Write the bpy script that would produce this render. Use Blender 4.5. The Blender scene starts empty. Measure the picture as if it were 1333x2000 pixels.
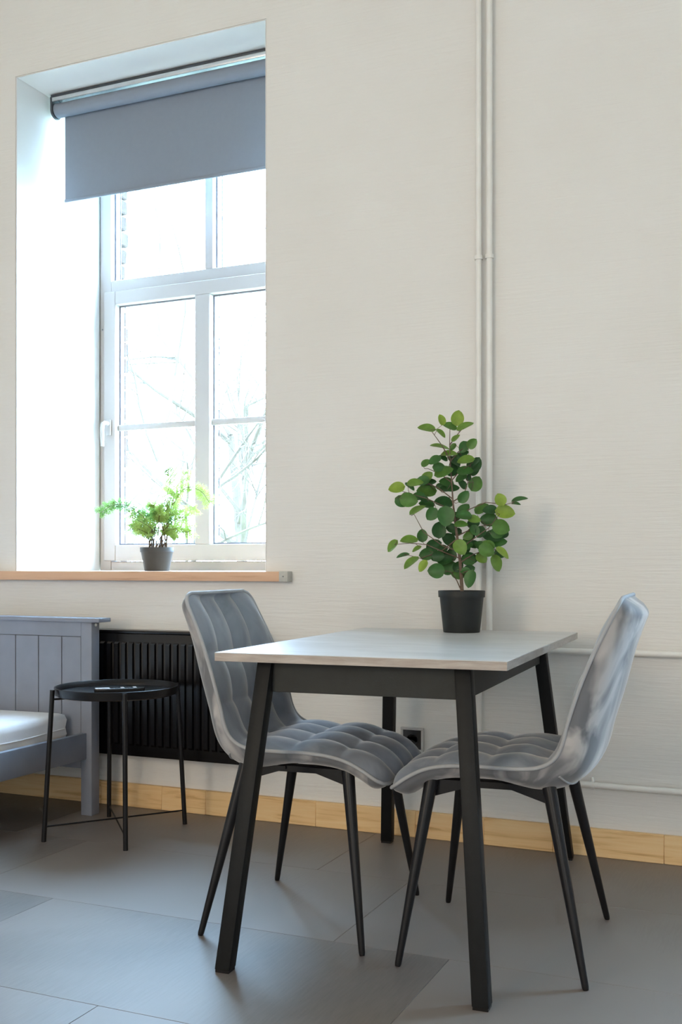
import bpy, bmesh, math, random
from mathutils import Vector, Matrix

sc = bpy.context.scene
COL = sc.collection
R = math.radians

# ------------------------------------------------------------------ camera
F, YH, XC, YAW, CAMH, CAMY = 2080.0, 1107.0, 666.5, R(23.6), 0.96, -3.582
cd = bpy.data.cameras.new('camera')
cam = bpy.data.objects.new('camera', cd); COL.objects.link(cam)
cd.sensor_fit = 'HORIZONTAL'; cd.sensor_width = 24.0; cd.lens = F / 1333 * 24
cd.shift_y = (YH - 1000) / 1333
cd.clip_start = 0.05; cd.clip_end = 300
cam.location = (0, CAMY, CAMH); cam.rotation_euler = (R(90), 0, YAW)
sc.camera = cam
AX = Vector((-math.sin(YAW), math.cos(YAW), 0)); RT = Vector((math.cos(YAW), math.sin(YAW), 0))

# ------------------------------------------------------------------ world, lights, exposure
sc.view_settings.view_transform = 'Standard'
sc.view_settings.look = 'None'
sc.view_settings.gamma = 1.0
sc.view_settings.use_curve_mapping = False
sc.view_settings.exposure = 0.27
w = bpy.data.worlds.new('sky'); sc.world = w
w.use_nodes = True
bg = w.node_tree.nodes['Background']
bg.inputs['Color'].default_value = (0.46, 0.70, 1.0, 1)
bg.inputs['Strength'].default_value = 47.0


def area(name, loc, rot, sx, sy, power, col, portal=False):
    l = bpy.data.lights.new(name, 'AREA'); l.shape = 'RECTANGLE'; l.size = sx; l.size_y = sy
    l.energy = power; l.color = col
    if portal: l.cycles.is_portal = True
    o = bpy.data.objects.new(name, l); COL.objects.link(o)
    o.location = loc; o.rotation_euler = rot
    return o


WX0, WX1, WZ0, WZ1 = -3.071, -1.873, 0.905, 3.037      # window opening in the back wall
W2 = 3.5                                                # the next window along the same wall, out of frame
area('window_portal', ((WX0 + WX1) / 2, 0.72, 1.99), (R(-90), 0, 0), 1.2, 2.1, 1, (1, 1, 1), True)
area('window_portal', ((WX0 + WX1) / 2 + W2, 0.72, 1.99), (R(-90), 0, 0), 1.2, 2.1, 1, (1, 1, 1), True)
# added warm fill lamps, set in blind niches of the opposite wall
area('opposite_fill_light', (-2.35, -6.33, 1.9), (R(90), 0, 0), 1.2, 1.9, 72, (1.0, 0.82, 0.61))
area('opposite_fill_light', (1.2, -6.33, 1.9), (R(90), 0, 0), 1.2, 1.9, 44, (1.0, 0.89, 0.77))

# ------------------------------------------------------------------ helpers


def tag(o, label=None, cat=None, group=None, kind=None):
    if label: o['label'] = label
    if cat: o['category'] = cat
    if group: o['group'] = group
    if kind: o['kind'] = kind
    return o


def empty(name, loc=(0, 0, 0), rz=0.0):
    o = bpy.data.objects.new(name, None); COL.objects.link(o)
    o.empty_display_size = 0.05
    o.location = loc; o.rotation_euler = (0, 0, rz)
    return o


class MB:
    """collects vertices and faces of one mesh"""
    def __init__(s): s.v = []; s.f = []

    def add(s, v, f):
        n = len(s.v); s.v += [tuple(p) for p in v]; s.f += [tuple(i + n for i in q) for q in f]
        return s

    def box(s, x0, x1, y0, y1, z0, z1):
        return s.add([(x, y, z) for z in (z0, z1) for y in (y0, y1) for x in (x0, x1)],
                     [(0, 2, 3, 1), (4, 5, 7, 6), (0, 1, 5, 4), (2, 6, 7, 3), (0, 4, 6, 2), (1, 3, 7, 5)])

    def tube(s, pts, rad, n=10, cap=True, closed=False):
        pts = [Vector(p) for p in pts]; m = len(pts)
        if not hasattr(rad, '__len__'): rad = [rad] * m
        v = []; up = None
        for i, p in enumerate(pts):
            if closed: d = pts[(i + 1) % m] - pts[i - 1]
            else: d = pts[min(i + 1, m - 1)] - pts[max(i - 1, 0)]
            d.normalize()
            if up is None:
                up = Vector((0, 0, 1)) if abs(d.z) < 0.9 else Vector((1, 0, 0))
            a = d.cross(up)
            if a.length < 1e-5: a = d.cross(Vector((0.3, 1, 0.2)))
            a.normalize(); b = a.cross(d).normalized(); up = b
            for k in range(n):
                t = 2 * math.pi * k / n
                v.append(p + (a * math.cos(t) + b * math.sin(t)) * rad[i])
        f = []
        for i in range(m if closed else m - 1):
            j = (i + 1) % m
            for k in range(n):
                l = (k + 1) % n
                f.append((i * n + k, i * n + l, j * n + l, j * n + k))
        if cap and not closed:
            f.append(tuple(reversed(range(n)))); f.append(tuple(range((m - 1) * n, m * n)))
        return s.add(v, f)

    def lathe(s, prof, n=40, cx=0, cy=0):
        v = []; f = []; m = len(prof)
        for r_, z in prof:
            for k in range(n):
                t = 2 * math.pi * k / n
                v.append((cx + r_ * math.cos(t), cy + r_ * math.sin(t), z))
        for i in range(m - 1):
            for k in range(n):
                l = (k + 1) % n
                f.append((i * n + k, i * n + l, (i + 1) * n + l, (i + 1) * n + k))
        return s.add(v, f)

    def prism(s, a, b):
        """two matching polygon loops joined"""
        n = len(a)
        f = [tuple(reversed(range(n))), tuple(range(n, 2 * n))]
        f += [(i, (i + 1) % n, n + (i + 1) % n, n + i) for i in range(n)]
        return s.add(list(a) + list(b), f)

    def build(s, name, m, parent=None, smooth=False, bevel=0.0, seg=2, angle=40):
        me = bpy.data.meshes.new(name); me.from_pydata(s.v, [], s.f); me.update()
        bm = bmesh.new(); bm.from_mesh(me)
        bmesh.ops.recalc_face_normals(bm, faces=bm.faces)
        if bevel > 0:
            es = [e for e in bm.edges if len(e.link_faces) == 2 and e.calc_face_angle(0) > R(30)]
            bmesh.ops.bevel(bm, geom=es, offset=bevel, segments=seg, profile=0.5, affect='EDGES', clamp_overlap=True)
        if smooth or bevel > 0:
            for fc in bm.faces: fc.smooth = True
            for e in bm.edges:
                if len(e.link_faces) == 2 and e.calc_face_angle(0) > R(angle): e.smooth = False
        bm.to_mesh(me); bm.free()
        me.materials.append(m)
        o = bpy.data.objects.new(name, me); COL.objects.link(o)
        if parent: o.parent = parent
        return o


def copy_tree(o, parent=None):
    c = o.copy(); COL.objects.link(c); c.parent = parent
    for ch in list(o.children): copy_tree(ch, c)
    return c


# ------------------------------------------------------------------ materials
def nodes(name):
    m = bpy.data.materials.new(name); m.use_nodes = True
    nt = m.node_tree; b = nt.nodes['Principled BSDF']
    return m, nt, b


def setc(b, col, rough=0.5, metal=0.0, spec=0.5):
    b.inputs['Base Color'].default_value = (*col, 1); b.inputs['Roughness'].default_value = rough
    b.inputs['Metallic'].default_value = metal; b.inputs['Specular IOR Level'].default_value = spec


def coords(nt, scale=(1, 1, 1), rot=(0, 0, 0)):
    t = nt.nodes.new('ShaderNodeTexCoord'); mp = nt.nodes.new('ShaderNodeMapping')
    mp.inputs['Scale'].default_value = scale; mp.inputs['Rotation'].default_value = rot
    nt.links.new(t.outputs['Object'], mp.inputs['Vector'])
    return mp.outputs['Vector']


def noise(nt, vec, scale, detail=3, rough=0.5, dist=0.0):
    n = nt.nodes.new('ShaderNodeTexNoise')
    n.inputs['Scale'].default_value = scale; n.inputs['Detail'].default_value = detail
    n.inputs['Roughness'].default_value = rough; n.inputs['Distortion'].default_value = dist
    nt.links.new(vec, n.inputs['Vector'])
    return n.outputs['Fac']


def ramp(nt, fac, stops):
    r = nt.nodes.new('ShaderNodeValToRGB'); e = r.color_ramp.elements
    while len(e) < len(stops): e.new(0.5)
    for el, (p, c) in zip(e, stops): el.position = p; el.color = (*c, 1)
    nt.links.new(fac, r.inputs['Fac'])
    return r.outputs['Color']


def bump(nt, b, fac, strength, dist):
    n = nt.nodes.new('ShaderNodeBump'); n.inputs['Strength'].default_value = strength
    n.inputs['Distance'].default_value = dist
    nt.links.new(fac, n.inputs['Height']); nt.links.new(n.outputs['Normal'], b.inputs['Normal'])


def plain(name, col, rough=0.5, metal=0.0, spec=0.5, var=0.08, scale=20, bmp=0.0):
    m, nt, b = nodes(name); setc(b, col, rough, metal, spec)
    f = noise(nt, coords(nt), scale)
    lo = tuple(max(0, c * (1 - var)) for c in col); hi = tuple(min(1, c * (1 + var)) for c in col)
    nt.links.new(ramp(nt, f, [(0.3, lo), (0.7, hi)]), b.inputs['Base Color'])
    if bmp: bump(nt, b, noise(nt, coords(nt), scale * 12), bmp, 0.001)
    return m


# painted wall with the long horizontal strokes of wood-chip wallpaper
m_wall, nt, b = nodes('wall_paint'); setc(b, (0.76, 0.745, 0.715), 0.65, 0, 0.3)
v1 = coords(nt, (5, 5, 95)); v2 = coords(nt, (1, 1, 1))
f1 = noise(nt, v1, 1.0, 4, 0.6, 0.6); f2 = noise(nt, v2, 2.2, 2)
nt.links.new(ramp(nt, f2, [(0.3, (0.75, 0.735, 0.70)), (0.7, (0.775, 0.765, 0.735))]), b.inputs['Base Color'])
bump(nt, b, f1, 0.35, 0.006)
m_reveal = plain('smooth_white_paint', (0.72, 0.70, 0.68), 0.6, 0, 0.3, 0.02, 3)
m_ceil = plain('ceiling_paint', (0.80, 0.79, 0.77), 0.8, 0, 0.2, 0.02, 3)

# vinyl floor tiles
m_tile, nt, b = nodes('vinyl_tile'); setc(b, (0.15, 0.13, 0.12), 0.42, 0, 0.9)
oi = nt.nodes.new('ShaderNodeObjectInfo')
v = coords(nt, (1, 1, 1))
f = noise(nt, v, 1.6, 2, 0.5, 0.4)
mx = nt.nodes.new('ShaderNodeMath'); mx.operation = 'MULTIPLY_ADD'; mx.inputs[1].default_value = 0.6
nt.links.new(oi.outputs['Random'], mx.inputs[0]); nt.links.new(f, mx.inputs[2])
fw = noise(nt, coords(nt, (160, 14, 1)), 1.0, 2)
mw = nt.nodes.new('ShaderNodeMath'); mw.operation = 'MULTIPLY_ADD'; mw.inputs[1].default_value = 0.22
nt.links.new(fw, mw.inputs[0]); nt.links.new(mx.outputs[0], mw.inputs[2])
nt.links.new(ramp(nt, mw.outputs[0], [(0.5, (0.072, 0.062, 0.056)), (1.15, (0.20, 0.172, 0.155))]), b.inputs['Base Color'])
rr = nt.nodes.new('ShaderNodeMapRange'); rr.inputs['To Min'].default_value = 0.42; rr.inputs['To Max'].default_value = 0.58
nt.links.new(f, rr.inputs['Value']); nt.links.new(rr.outputs[0], b.inputs['Roughness'])
bump(nt, b, fw, 0.12, 0.001)
m_slab = plain('dark_screed', (0.05, 0.045, 0.04), 0.9)


def wood(name, c0, c1, c2, axis='X', rough=0.45, sc_=1.0):
    m, nt, b = nodes(name); setc(b, c1, rough, 0, 0.4)
    s = {'X': (1.2, 9, 22), 'Y': (9, 1.2, 22)}[axis]
    oi = nt.nodes.new('ShaderNodeObjectInfo')
    t = nt.nodes.new('ShaderNodeTexCoord'); ad = nt.nodes.new('ShaderNodeVectorMath'); ad.operation = 'ADD'
    cb = nt.nodes.new('ShaderNodeCombineXYZ'); mm = nt.nodes.new('ShaderNodeMath'); mm.operation = 'MULTIPLY'; mm.inputs[1].default_value = 7
    nt.links.new(oi.outputs['Random'], mm.inputs[0]); nt.links.new(mm.outputs[0], cb.inputs[2]); nt.links.new(mm.outputs[0], cb.inputs[0])
    nt.links.new(t.outputs['Object'], ad.inputs[0]); nt.links.new(cb.outputs[0], ad.inputs[1])
    mp = nt.nodes.new('ShaderNodeMapping'); mp.inputs['Scale'].default_value = tuple(q * sc_ for q in s)
    nt.links.new(ad.outputs[0], mp.inputs['Vector'])
    f = noise(nt, mp.outputs['Vector'], 1.6, 5, 0.6, 1.4)
    nt.links.new(ramp(nt, f, [(0.30, c0), (0.46, c1), (0.75, c2)]), b.inputs['Base Color'])
    return m


m_pine = wood('pine', (0.60, 0.34, 0.14), (0.84, 0.56, 0.27), (0.90, 0.65, 0.36))
m_sill = wood('oiled_wood', (0.52, 0.29, 0.17), (0.68, 0.42, 0.27), (0.74, 0.48, 0.31))
m_pvc = plain('white_window_plastic', (0.44, 0.405, 0.38), 0.4, 0, 0.4, 0.01, 5)
m_gasket = plain('grey_gasket', (0.16, 0.15, 0.17), 0.6)
m_pipe = plain('painted_pipe', (0.80, 0.79, 0.75), 0.4, 0, 0.5, 0.03, 15)
m_blind = plain('blind_fabric', (0.255, 0.29, 0.345), 0.8, 0, 0.3, 0.015, 60)
nt = m_blind.node_tree; tl = nt.nodes.new('ShaderNodeBsdfTranslucent'); tl.inputs['Color'].default_value = (0.3, 0.34, 0.4, 1)
ms = nt.nodes.new('ShaderNodeMixShader'); ms.inputs['Fac'].default_value = 0.04
nt.links.new(nt.nodes['Principled BSDF'].outputs[0], ms.inputs[1]); nt.links.new(tl.outputs[0], ms.inputs[2]); nt.links.new(ms.outputs[0], nt.nodes['Material Output'].inputs['Surface'])
m_blindrail = plain('blind_rail', (0.055, 0.062, 0.075), 0.4)
m_alu = plain('bare_aluminium', (0.75, 0.75, 0.76), 0.3, 0.9)
m_black = plain('black_metal', (0.006, 0.006, 0.007), 0.36, 0.0, 0.3, 0.15, 30)
m_rad = plain('black_radiator_enamel', (0.004, 0.004, 0.005), 0.24, 0, 0.4, 0.1, 10)
m_tleg = plain('table_leg_lacquer', (0.007, 0.008, 0.0085), 0.5, 0, 0.2, 0.1, 40, 0.2)
m_apron = plain('table_apron_grey', (0.026, 0.028, 0.026), 0.6, 0, 0.3, 0.1, 20, 0.2)
m_bed = plain('grey_painted_wood', (0.22, 0.24, 0.29), 0.5, 0, 0.5, 0.05, 12)
m_groove = plain('grey_wood_shadow_gap', (0.11, 0.12, 0.14), 0.6)
m_matt = plain('white_mattress_cover', (0.80, 0.80, 0.82), 0.85, 0, 0.2, 0.03, 15, 0.3)
m_pot_b = plain('dark_plastic_pot', (0.014, 0.017, 0.017), 0.5, 0, 0.3, 0.1, 25)
m_pot_g = plain('grey_plastic_pot', (0.065, 0.063, 0.06), 0.55, 0, 0.3, 0.08, 25)
m_soil = plain('dark_soil', (0.03, 0.022, 0.016), 0.95, 0, 0.2, 0.4, 120, 0.5)
m_stem = plain('brown_stem', (0.15, 0.105, 0.075), 0.75, 0, 0.3, 0.25, 60)
m_fstem = plain('fern_stem', (0.10, 0.06, 0.03), 0.7, 0, 0.3, 0.2, 60)
m_bark = plain('brown_bark', (0.055, 0.042, 0.030), 0.9, 0, 0.2, 0.25, 3)
m_brick = plain('weathered_brick', (0.05, 0.032, 0.024), 0.9, 0, 0.2, 0.35, 9, 0.4)
m_lawn = plain('pale_lawn', (0.30, 0.31, 0.22), 0.95, 0, 0.1, 0.3, 0.6)
m_remote = plain('remote_black', (0.02, 0.02, 0.022), 0.25)
m_button = plain('remote_button', (0.55, 0.56, 0.58), 0.4)
m_socket = plain('socket_black', (0.02, 0.02, 0.02), 0.35)
m_sockf = plain('socket_frame', (0.52, 0.51, 0.49), 0.5)
m_cap = plain('grey_end_cap', (0.50, 0.50, 0.46), 0.5, 0, 0.5, 0.05, 90)
m_dot = plain('screw_grey', (0.22, 0.23, 0.23), 0.4, 0.6)

# clear glazing: thin pane, slightly reflecting
m_glass = bpy.data.materials.new('window_glass'); m_glass.use_nodes = True
nt = m_glass.node_tree; nt.nodes.clear()
out = nt.nodes.new('ShaderNodeOutputMaterial'); mix = nt.nodes.new('ShaderNodeMixShader')
tr = nt.nodes.new('ShaderNodeBsdfTransparent'); gl = nt.nodes.new('ShaderNodeBsdfGlossy')
tr.inputs['Color'].default_value = (0.96, 0.98, 0.98, 1); gl.inputs['Roughness'].default_value = 0.02
mix.inputs['Fac'].default_value = 0.05
nt.links.new(tr.outputs[0], mix.inputs[1]); nt.links.new(gl.outputs[0], mix.inputs[2]); nt.links.new(mix.outputs[0], out.inputs['Surface'])

# table laminate: pale concrete
m_lam, nt, b = nodes('concrete_laminate'); setc(b, (0.6, 0.6, 0.6), 0.34, 0, 0.5)
f = noise(nt, coords(nt, (2.2, 7, 7)), 2.0, 5, 0.6, 0.4)
nt.links.new(ramp(nt, f, [(0.3, (0.50, 0.49, 0.475)), (0.7, (0.63, 0.62, 0.61))]), b.inputs['Base Color'])
m_edge, nt, b = nodes('laminate_edge'); setc(b, (0.5, 0.47, 0.43), 0.5, 0, 0.4)
f = noise(nt, coords(nt, (4, 4, 30)), 3.0, 4, 0.6, 0.3)
nt.links.new(ramp(nt, f, [(0.3, (0.33, 0.285, 0.25)), (0.7, (0.47, 0.42, 0.375))]), b.inputs['Base Color'])


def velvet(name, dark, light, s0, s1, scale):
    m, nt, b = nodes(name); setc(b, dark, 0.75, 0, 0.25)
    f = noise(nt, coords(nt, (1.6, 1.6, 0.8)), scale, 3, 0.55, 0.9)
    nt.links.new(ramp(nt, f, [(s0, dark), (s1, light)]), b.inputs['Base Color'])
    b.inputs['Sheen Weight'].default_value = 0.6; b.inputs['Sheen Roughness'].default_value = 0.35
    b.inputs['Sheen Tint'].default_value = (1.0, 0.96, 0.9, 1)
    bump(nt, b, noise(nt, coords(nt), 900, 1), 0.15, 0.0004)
    return m


m_velvet = velvet('grey_velvet', (0.175, 0.195, 0.225), (0.275, 0.30, 0.335), 0.35, 0.65, 5.0)
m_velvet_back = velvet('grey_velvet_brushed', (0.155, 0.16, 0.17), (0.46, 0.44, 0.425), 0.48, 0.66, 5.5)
m_piping = plain('velvet_piping', (0.36, 0.37, 0.38), 0.7, 0, 0.3, 0.05, 40)


def leafmat(name, c, rough=0.4, trans=0.25):
    m, nt, b = nodes(name); setc(b, c, rough, 0, 0.4)
    f = noise(nt, coords(nt), 45, 3)
    nt.links.new(ramp(nt, f, [(0.3, tuple(q * 0.8 for q in c)), (0.7, tuple(min(1, q * 1.2) for q in c))]), b.inputs['Base Color'])
    t = nt.nodes.new('ShaderNodeBsdfTranslucent'); t.inputs['Color'].default_value = (*[min(1, q * 1.6) for q in c], 1)
    mxs = nt.nodes.new('ShaderNodeMixShader'); mxs.inputs['Fac'].default_value = trans
    o = nt.nodes['Material Output']
    nt.links.new(b.outputs[0], mxs.inputs[1]); nt.links.new(t.outputs[0], mxs.inputs[2]); nt.links.new(mxs.outputs[0], o.inputs['Surface'])
    return m


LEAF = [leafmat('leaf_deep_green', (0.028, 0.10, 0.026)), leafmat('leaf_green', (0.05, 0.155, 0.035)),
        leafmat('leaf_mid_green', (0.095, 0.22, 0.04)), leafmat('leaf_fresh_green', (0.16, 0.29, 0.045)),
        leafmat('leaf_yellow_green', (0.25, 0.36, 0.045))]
FERN = [leafmat('fern_green', (0.17, 0.32, 0.085), 0.6, 0.4), leafmat('fern_lime', (0.30, 0.39, 0.10), 0.6, 0.4)]

# ------------------------------------------------------------------ the room
XL, XR, YF, ZC = -4.3, 2.6, -6.3, 3.6
fl = MB().box(XL, XR, YF, 0.0, -0.06, -0.004).build('floor', m_slab)
tag(fl, 'grey brown vinyl tile floor under the table and chairs', 'floor', kind='structure')
rows = [0.05 - 0.57 * k for k in range(12)]
tile_mesh = {}
random.seed(3)
for i in range(11):
    y1, y0 = rows[i], rows[i + 1]
    y1 = min(y1, -0.001); y0 = max(y0, YF)
    off = -2.0 - 1.2 * 2 - (0.0, 0.62, 0.31)[(i + 1) % 3] if i != 2 else -2.0 - 2.4
    xs = [off + 1.2 * k for k in range(8)]
    for k in range(7):
        x0, x1 = max(xs[k], XL), min(xs[k + 1], XR)
        if x1 - x0 < 0.02: continue
        key = (round(x1 - x0, 3), round(y1 - y0, 3))
        if key not in tile_mesh:
            hx, hy = key[0] / 2 - 0.0006, key[1] / 2 - 0.0006
            o = MB().box(-hx, hx, -hy, hy, -0.004, 0.0).build('floor_tile', m_tile, fl, bevel=0.0006, seg=1)
            tile_mesh[key] = o.data
        else:
            o = bpy.data.objects.new('floor_tile', tile_mesh[key]); COL.objects.link(o); o.parent = fl
        o.location = ((x0 + x1) / 2, (y0 + y1) / 2, 0)

wb = MB()
T = 0.66
for (a, b_) in ((XL, WX0), (WX1, WX0 + W2), (WX1 + W2, XR)): wb.box(a, b_, 0, T, 0, ZC)
for dx in (0, W2):
    wb.box(WX0 + dx, WX1 + dx, 0, T, 0, WZ0)
    wb.box(WX0 + dx, WX1 + dx, 0, T, WZ1, ZC)
wall = wb.build('wall_back', m_wall)
tag(wall, 'off white painted wall with the tall window recess', 'wall', kind='structure')
# smooth plaster lining of the window recess
for dx in (0, W2):
    lin = MB()
    t = 0.006
    lin.box(WX0 + dx, WX0 + dx + t, 0.0005, 0.58, 0.942, WZ1)
    lin.box(WX1 + dx - t, WX1 + dx, 0.0005, 0.58, 0.942, WZ1)
    lin.box(WX0 + dx + t, WX1 + dx - t, 0.0005, 0.58, WZ1 - t, WZ1)
    lin.build('recess_lining', m_reveal, wall, bevel=0.002, seg=1)
# brick edge of the outer wall beside the window
random.seed(8)
for k in range(30):
    o = MB().box(-0.11, 0.11, -0.055, 0.055, -0.033, 0.033).build('brick', m_brick, wall, bevel=0.006, seg=1)
    o.location = (-3.155 + random.uniform(-.012, .012), T + 0.062 + random.uniform(-.004, .004), 0.86 + 0.077 * k)
    o.rotation_euler = (random.uniform(-.03, .03), random.uniform(-.04, .04), random.uniform(-.06, .06))

tag(MB().box(XL - 0.2, XL, YF, 0.0, 0, ZC).build('wall_left', m_wall), 'plain off white wall at the left end of the room', 'wall', kind='structure')
tag(MB().box(XR, XR + 0.2, YF, 0.0, 0, ZC).build('wall_right', m_wall), 'plain off white wall at the right end of the room', 'wall', kind='structure')
wf = MB().box(XL, XR, YF - 0.3, YF - 0.2, 0, ZC)        # solid back; two blind niches made to hold the added fill lamps
xs = [XL, -2.97, -1.73, 0.58, 1.82, XR]
for i in (0, 2, 4): wf.box(xs[i], xs[i + 1], YF - 0.2, YF, 0, ZC)
for i in (1, 3): wf.box(xs[i], xs[i + 1], YF - 0.2, YF, 0, 0.93).box(xs[i], xs[i + 1], YF - 0.2, YF, 2.87, ZC)
tag(wf.build('wall_front', m_wall), 'off white wall behind the viewer with two blind niches for added lamps', 'wall', kind='structure')
tag(MB().box(XL, XR, YF, 0.0, ZC, ZC + 0.1).build('ceiling', m_ceil), 'plain white ceiling above the room', 'ceiling', kind='structure')

# baseboard of finger-jointed pine
bb = empty('baseboard_back', (0, 0, 0))
tag(bb, 'pale pine baseboard along the foot of the wall', 'baseboard', kind='structure')
cuts = [XL, -3.62, -3.15, -2.62, -2.33, -2.13, -1.66, -1.27, -1.02, -0.78, -0.42, 0.05, 0.6, 1.2, 1.9, XR]
for a, b_ in zip(cuts, cuts[1:]):
    l = (b_ - a) / 2 - 0.0002
    o = MB().box(-l, l, -0.018, -0.0005, 0.0, 0.093).build('board', m_pine, bb, bevel=0.002, seg=1)
    o.location = ((a + b_) / 2, 0, 0.0005)

# ------------------------------------------------------------------ window
def make_window():
    root = empty('window_1', ((WX0 + WX1) / 2, 0.579, 0.942))
    tag(root, 'tall white plastic window with bars in the deep recess', 'window', kind='structure')
    cx, cz = (WX0 + WX1) / 2, 0.942
    X = lambda x: x - cx
    Z = lambda z: z - cz
    top = 3.025
    x0, x1 = X(WX0 + 0.008), X(WX1 - 0.008)
    # outer frame: stiles, bottom rail, transom, head
    m = MB()
    m.box(x0, X(-3.0), 0, 0.075, 0, Z(top)); m.box(X(-1.944), x1, 0, 0.075, 0, Z(top))
    m.box(X(-3.0), X(-1.944), 0, 0.075, 0, Z(0.985)); m.box(X(-3.0), X(-1.944), 0, 0.075, Z(2.215), Z(2.305))
    m.box(X(-3.0), X(-1.944), 0, 0.075, Z(2.945), Z(top))
    m.build('frame', m_pvc, root, bevel=0.003, seg=1)
    # opening sash below: stiles, rails, wide middle bar
    s = MB(); y0, y1 = -0.016, 0.06
    s.box(X(-3.03), X(-2.966), y0, y1, Z(0.988), Z(2.25)); s.box(X(-1.978), X(-1.914), y0, y1, Z(0.988), Z(2.25))
    s.box(X(-2.966), X(-1.978), y0, y1, Z(0.988), Z(1.062)); s.box(X(-2.966), X(-1.978), y0, y1, Z(2.188), Z(2.25))
    s.box(X(-2.533), X(-2.456), y0, y1, Z(1.062), Z(2.188))
    sash = s.build('sash', m_pvc, root, bevel=0.003, seg=1)
    for (a, b_) in ((-2.966, -2.533), (-2.456, -1.978)):
        g = 0.007; gy0, gy1 = 0.019, 0.024; za, zb = 1.062, 2.188
        k = MB()
        k.box(X(a), X(a + g), gy0, gy1, Z(za), Z(zb)); k.box(X(b_ - g), X(b_), gy0, gy1, Z(za), Z(zb))
        k.box(X(a + g), X(b_ - g), gy0, gy1, Z(za), Z(za + g)); k.box(X(a + g), X(b_ - g), gy0, gy1, Z(zb - g), Z(zb))
        k.box(X(a + 0.020), X(a + 0.024), 0.034, 0.038, Z(za), Z(zb))
        k.build('gasket', m_gasket, sash)
        MB().box(X(a), X(b_), 0.027, 0.031, Z(za), Z(zb)).build('pane', m_glass, sash)
        MB().box(X(a), X(b_), 0.006, 0.018, Z(1.598), Z(1.626)).build('glazing_bar', m_pvc, sash, bevel=0.004, seg=2)
    for (a, b_) in ((-3.0, -2.490), (-2.448, -1.944)):
        g = 0.007; za, zb = 2.305, 2.945
        k = MB()
        k.box(X(a), X(a + g), 0.030, 0.035, Z(za), Z(zb)); k.box(X(b_ - g), X(b_), 0.030, 0.035, Z(za), Z(zb))
        k.box(X(a + 0.020), X(a + 0.024), 0.046, 0.050, Z(za), Z(zb))
        k.build('gasket', m_gasket, root)
        MB().box(X(a), X(b_), 0.040, 0.044, Z(za), Z(zb)).build('pane', m_glass, root)
    MB().box(X(-2.490), X(-2.448), 0.0, 0.07, Z(2.305), Z(2.945)).build('glazing_bar', m_pvc, root, bevel=0.004, seg=2)
    # lever handle on the left stile
    h = MB().box(X(-3.014), X(-2.986), -0.026, -0.016, Z(1.575), Z(1.65)).build('handle_plate', m_pvc, root, bevel=0.004)
    lv = [(X(-3.0), -0.02, Z(1.63)), (X(-3.0), -0.05, Z(1.632)), (X(-3.0), -0.066, Z(1.622)), (X(-3.0), -0.07, Z(1.60)), (X(-3.0), -0.068, Z(1.52))]
    MB().tube(lv, [0.010, 0.010, 0.0105, 0.010, 0.009], 12).build('handle', m_pvc, root, smooth=True)
    d = MB().lathe([(0.0001, 0), (0.004, 0), (0.004, 0.002), (0.0001, 0.002)], 10).build('screw_cap', m_dot, root)
    d.rotation_euler = (R(90), 0, 0); d.location = (X(-3.048), -0.0005, Z(2.08))
    return root


win = make_window()
w2 = copy_tree(win); w2.location.x += W2; w2.name = 'window_2'
w2['label'] = 'second tall white window further right along the same wall'

# window sill board with plastic end caps
sill = empty('window_sill', ((WX0 + WX1) / 2, 0, 0.905))
tag(sill, 'light wooden window sill with a grey plastic end cap', 'window sill')
hx = (WX1 - WX0) / 2
sm = MB()
sm.add([(-0.708, -0.04, 0), (0.672, -0.04, 0), (0.672, -0.001, 0), (-0.708, -0.001, 0),
        (-0.708, -0.04, 0.037), (0.672, -0.04, 0.037), (0.672, -0.001, 0.037), (-0.708, -0.001, 0.037)],
       [(0, 3, 2, 1), (4, 5, 6, 7), (0, 1, 5, 4), (1, 2, 6, 5), (2, 3, 7, 6), (3, 0, 4, 7)])
sm.build('sill_nosing', m_sill, sill, bevel=0.002, seg=2)
MB().box(-hx + 0.002, hx - 0.002, -0.001, 0.579, 0.001, 0.037).build('sill_board', m_sill, sill)
ec = MB().box(0.672, 0.708, -0.041, -0.0005, -0.001, 0.038).build('end_cap', m_cap, sill, bevel=0.002)
d = MB().lathe([(0.0001, 0), (0.003, 0), (0.003, 0.0015), (0.0001, 0.0015)], 10).build('screw', m_dot, ec)
d.rotation_euler = (R(90), 0, 0); d.location = (0.690, -0.041, 0.019)

# roller blind
bl = empty('roller_blind', (-2.475, 0.22, 3.031))
tag(bl, 'dark grey roller blind half lowered in the window recess', 'blind')
bw = 0.565
MB().box(-bw, bw, -0.03, 0.035, -0.012, -0.0005).build('head_rail', m_blindrail, bl, bevel=0.002)
MB().box(-bw + 0.012, bw - 0.012, -0.036, -0.030, -0.034, -0.016).build('rail_insert', m_alu, bl, bevel=0.002)
for s in (-1, 1):
    k = MB(); n = 14
    prof = [(-0.036, -0.012)] + [(0.034 * math.sin(R(-95 + 190 * i / n)) + 0.0, -0.064 - 0.034 * math.cos(R(-95 + 190 * i / n))) for i in range(n + 1)] + [(0.035, -0.012)]
    xa, xb = s * bw, s * (bw - 0.010)
    k.prism([(xa, y, z) for y, z in prof], [(xb, y, z) for y, z in prof])
    k.build('bracket', m_blindrail, bl, bevel=0.0015, seg=1)
rl = MB().tube([(-bw + 0.014, 0, -0.062), (bw - 0.014, 0, -0.062)], 0.030, 24).build('fabric_roll', m_blind, bl, smooth=True)
fa = MB().box(-bw + 0.034, bw - 0.034, 0.027, 0.0285, -0.452, -0.062).build('fabric', m_blind, bl)
MB().box(-bw + 0.032, bw - 0.032, 0.023, 0.0325, -0.460, -0.446).build('bottom_bar', m_blind, bl, bevel=0.003)

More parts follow.
